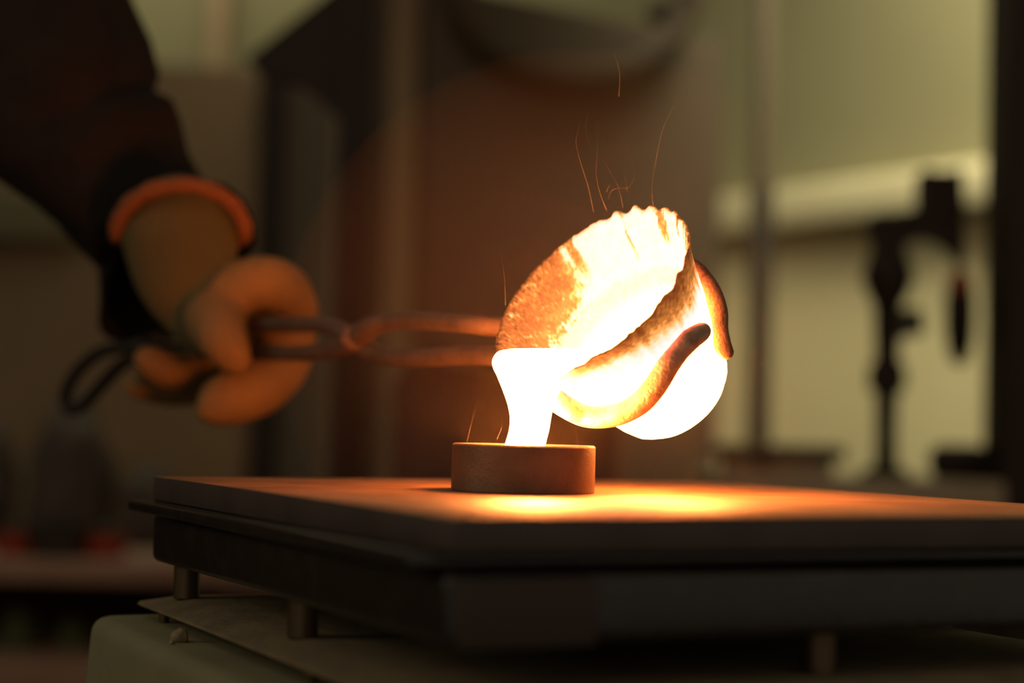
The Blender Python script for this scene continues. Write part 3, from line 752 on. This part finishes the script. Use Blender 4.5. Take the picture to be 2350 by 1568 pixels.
k1 = box('body', (p.x - 0.05, 3.51, zt_), (p.x + 0.045, 3.62, zt_ + 0.055), M['dark'], None, 0.004)
k2 = box('lid', (p.x - 0.052, 3.508, zt_ + 0.055), (p.x + 0.047, 3.622, zt_ + 0.075), M['dark'], None, 0.006)
k3 = box('carry_handle', (p.x - 0.025, 3.555, zt_ + 0.075), (p.x + 0.02, 3.57, zt_ + 0.09), M['dark'], None, 0.004)
reparent(ROOT_K, [k1, k2, k3])
for i, (px, w_, h_, lab) in enumerate(((50, 0.034, 0.075, 'green bottle on the shelf under the workbench, nearer the left edge'), (172, 0.028, 0.055, 'green bottle on the shelf under the workbench, nearer the table base'))):
    p = P(px, 1450, 3.62); t = thing('bottle', lab, 'bottle', 'green bottles under the workbench', (p.x, 3.62, zs))
    bm = bmesh.new(); lathe(bm, [(0, 0), (w_, 0), (w_, h_ * 0.72), (w_ * 0.5, h_ * 0.9), (w_ * 0.42, h_), (0, h_)], 28); obj('body', bm, M['green'], t, True, 40)
    bm = bmesh.new(); lathe(bm, [(0, h_), (w_ * 0.5, h_), (w_ * 0.5, h_ + 0.014), (0, h_ + 0.014)], 24); obj('cap', bm, M['dark'], t, True, 40)

# pipe post right of the cabinet
ROOT_Q = thing('pipe_post', 'slim brown pipe post with a thicker dark lower sleeve right of the tall brown screen', 'post', loc=tuple(Vector((P(1748, 784, 4.2).x, 4.2, 0))))
p = P(1750, 430, 4.2); x_ = P(1744, 784, 4.2).x
bm = bmesh.new(); lathe(bm, [(0, 0), (0.0275, 0), (0.0275, p.z), (0.024, p.z + 0.006), (0, p.z + 0.006)], 28, Matrix.Translation((x_, 4.2, 0))); q1 = obj('sleeve', bm, M['dark'], None, True, 40)
bm = bmesh.new(); lathe(bm, [(0, p.z), (0.024, p.z), (0.024, 3.1), (0, 3.1)], 28, Matrix.Translation((x_, 4.2, 0))); q2 = obj('pipe', bm, M['postbrown'], None, True, 40)
reparent(ROOT_Q, [q1, q2])

# dark column at the right edge of the frame
ROOT_D = thing('dark_column', 'near-black box column filling the right edge', 'column', loc=tuple(Vector((P(2380, 784, 3.0).x, 3.0, 0))))
a = P(2308, 784, 3.0)
c1 = box('column', (a.x, 3.0, 0), (a.x + 0.14, 3.14, 3.1), M['dark'], None, 0.006)
c2 = box('foot_plate', (a.x - 0.04, 2.96, 0), (a.x + 0.18, 3.18, 0.014), M['dark'], None, 0.003)
reparent(ROOT_D, [c1, c2])

# bench on the right with the stand, a green machine and a dark round casting
DB = 3.05
ROOT_E = thing('side_bench', 'grey worn bench at the right behind the table', 'bench', loc=tuple(Vector((P(1950, 784, DB).x, DB, 0))))
zb2 = P(1950, 1098, DB).z
xa, xb = P(1655, 784, DB).x, P(2290, 784, DB).x
g1 = box('worktop', (xa, DB - 0.06, zb2 - 0.05), (xb, DB + 0.40, zb2), M['grey'], None, 0.005)
g2 = [box('leg', (x - 0.025, y - 0.025, 0), (x + 0.025, y + 0.025, zb2 - 0.05), M['dark'], None, 0.003) for x in (xa + 0.05, xb - 0.05) for y in (DB - 0.0, DB + 0.34)]
reparent(ROOT_E, [g1] + g2)
ROOT_H = thing('bench_machine', 'low dark green machine with a grey body on the left of the side bench', 'machine', loc=tuple(Vector((P(1800, 784, DB).x, DB, zb2))))
xa, xb = P(1672, 784, DB + 0.1).x, P(1945, 784, DB + 0.1).x
zg0, zg1 = P(1800, 1058, DB + 0.1).z, P(1800, 1022, DB + 0.1).z
h1 = box('body', (xa + 0.01, DB + 0.1, zb2), (xb - 0.02, DB + 0.30, zg0), M['grey'], None, 0.006)
h2 = box('bed', (xa, DB + 0.09, zg0), (xb, DB + 0.31, zg1), M['greend'], None, 0.006)
h3 = box('knob', (xa + 0.05, DB + 0.075, zb2 + 0.012), (xa + 0.075, DB + 0.1, zb2 + 0.032), M['dark'], None, 0.006, 3)
reparent(ROOT_H, [h1, h2, h3])
# dark rounded casting on the bench
p = P(2200, 1100, DB + 0.08)
ROOT_V = thing('motor', 'dark rounded motor lying on the right of the side bench', 'motor', loc=(p.x, DB + 0.08, zb2))
bm = bmesh.new(); Rm = Matrix.Translation((p.x, DB + 0.08, zb2 + 0.030)) @ Matrix.Rotation(math.radians(90), 4, 'Y')
lathe(bm, [(0, -0.05), (0.018, -0.05), (0.027, -0.043), (0.030, -0.03), (0.030, 0.03), (0.026, 0.042), (0.015, 0.046), (0, 0.046)], 32, Rm); v1 = obj('housing', bm, M['dark'], None, True, 40)
v2 = box('foot', (p.x - 0.035, DB + 0.05, zb2), (p.x + 0.035, DB + 0.11, zb2 + 0.006), M['dark'], None, 0.002)
bm = bmesh.new(); lathe(bm, [(0, 0.045), (0.006, 0.045), (0.006, 0.075), (0, 0.075)], 16, Rm); v3 = obj('shaft', bm, M['bolt'], None, True, 40)
reparent(ROOT_V, [v1, v2, v3])
# stand with a bent arm, head and hanging grip
DS = DB + 0.10
base = P(2032, 1098, DS)
ROOT_W = thing('drill_stand', 'dark pillar stand with arched arm and hanging handle against the pale wall', 'stand', loc=(base.x, DS, zb2))
def at(px, py): q = P(px, py, DS); return Vector((q.x, DS, q.z))
parts = []
def part_tube(name, pts, rads, m, flat=1.0, seg=18):
    cm = catmull([(*at(x, y), r * 0.001) for (x, y), r in zip(pts, rads)], 5)
    bm = bmesh.new(); tube(bm, [c[:3] for c in cm], [c[3] for c in cm], seg, flat=flat); o = obj(name, bm, m, None, True); parts.append(o); return o
def part_lathe(name, prof, m, seg=24):
    """profile of (photo row, half width px) down a vertical axis column"""
    return None
k_ = DS / FPX
cx = at(2037, 800).x
col_prof = [(zb2, 46), (zb2 + 0.012, 46), (zb2 + 0.02, 22)]
for (y, hw) in ((1000, 20), (905, 22), (890, 36), (845, 36), (825, 24), (760, 26), (700, 28), (672, 40), (640, 50), (606, 44), (580, 34), (520, 34), (500, 40), (488, 30)):
    col_prof.append((at(2037, y).z, hw))
bm = bmesh.new(); lathe(bm, [(0, col_prof[0][0])] + [(hw * 1.2 * k_, z) for z, hw in col_prof] + [(0, col_prof[-1][0])], 28, Matrix.Translation((cx, DS, 0)))
parts.append(obj('pillar', bm, M['dark'], None, True, 40))
def slab(name, poly, th, m):
    bm = bmesh.new(); A = []; B = []
    for (x, y) in poly:
        q = at(x, y); A.append(bm.verts.new((q.x, DS - th / 2, q.z))); B.append(bm.verts.new((q.x, DS + th / 2, q.z)))
    bm.faces.new(A); bm.faces.new(B[::-1]); n = len(poly)
    for i in range(n): bm.faces.new((A[i], A[(i + 1) % n], B[(i + 1) % n], B[i]))
    bmesh.ops.bevel(bm, geom=list(bm.edges), offset=0.003, segments=2, affect='EDGES')
    o = obj(name, bm, m, None, True, 40); parts.append(o); return o
slab('arm', [(1992, 520), (2012, 492), (2108, 480), (2212, 480), (2214, 600), (2204, 606), (2188, 582), (2164, 556), (2132, 544), (2100, 546), (2066, 566), (2046, 600), (2022, 596), (2014, 560)], 0.05, M['dark'])
slab('head', [(2112, 496), (2112, 402), (2124, 386), (2144, 398), (2180, 398), (2196, 384), (2208, 398), (2212, 496)], 0.06, M['dark'])
slab('spindle_clamp', [(2060, 712), (2112, 708), (2118, 768), (2058, 778)], 0.05, M['greend'])
part_tube('hanger', [(2206, 590), (2206, 612), (2206, 634)], [5, 4.5, 5], M['dark'])
part_tube('collar', [(2206, 640), (2206, 655), (2206, 668)], [18, 23, 23], M['red'])
part_tube('grip', [(2206, 672), (2205, 700), (2204, 770), (2203, 815)], [23, 26, 25, 18], M['dark'])
reparent(ROOT_W, parts)

# ------------------------------------------------------------------ smoke wisps and thin fume haze
wm = volume_mat('smoke', 60.0, (1.0, 0.8, 0.55))
W = [
    [(1430, 476, 1.2), (1422, 440, 1), (1412, 415, 1), (1388, 376, 1), (1362, 345, 1), (1344, 300, 2), (1350, 262, 2)],
    [(1395, 458, 1), (1404, 438, 1), (1420, 432, 1), (1442, 430, 1.2), (1456, 400, 1), (1440, 340, 1), (1412, 290, 1), (1396, 262, 1.4)],
    [(1392, 482, 1.6), (1376, 440, 1.6), (1368, 395, 1.5), (1372, 330, 1.4), (1366, 250, 1.6)],
    [(1362, 486, 1.6), (1350, 430, 1.6), (1336, 385, 1.8), (1326, 350, 2), (1322, 318, 2.2), (1334, 280, 2)],
    [(1440, 440, 1), (1436, 415, 1), (1432, 405, 1)],
    [(1392, 440, 1), (1400, 425, 1), (1408, 430, 1)],
    [(1500, 478, 1), (1496, 440, 1), (1500, 400, 1), (1520, 300, 2), (1548, 240, 1.4), (1556, 200, 1.4), (1545, 170, 1)],
    [(1420, 220, 2), (1422, 170, 1.6), (1412, 130, 1.4), (1396, 95, 1)],
    [(1160, 700, 1.2), (1158, 640, 1.2), (1150, 590, 1.2), (1144, 570, 1)],
    [(1072, 1012, 1.2), (1085, 960, 1.2), (1098, 905, 1), (1104, 850, 1)],
    [(1326, 1018, 1.2), (1322, 990, 1.2), (1312, 962, 1)],
    [(1140, 1010, 1.2), (1152, 975, 1.2), (1150, 920, 1.2)],
]
bm = bmesh.new()
for i, wv in enumerate(W):
    dd = 1.045 if i < 8 else 1.02
    cm = catmull([(*P(x, y, dd + 0.006 * math.sin(j * 1.7 + i)), 0.85 * r * dd / FPX) for j, (x, y, r) in enumerate(wv)], 7)
    n = len(cm)
    tube(bm, [c[:3] for c in cm], [max(0.00008, c[3] * (1.15 - 0.95 * k / n)) for k, c in enumerate(cm)], 8)
o = obj('smoke_wisps', bm, wm, None, True); tag(o, 'thin orange-lit wisps of smoke rising from the crucible', 'smoke', kind='stuff')
bm = bmesh.new(); bmesh.ops.create_uvsphere(bm, u_segments=48, v_segments=24, radius=0.17, matrix=Matrix.Translation(P(1330, 800, 1.04)))
o = obj('fume_haze', bm, volume_mat('fume', 0.034, (1.0, 0.72, 0.5)), None, True); tag(o, 'faint warm fume haze around the glowing crucible', 'haze', kind='stuff')
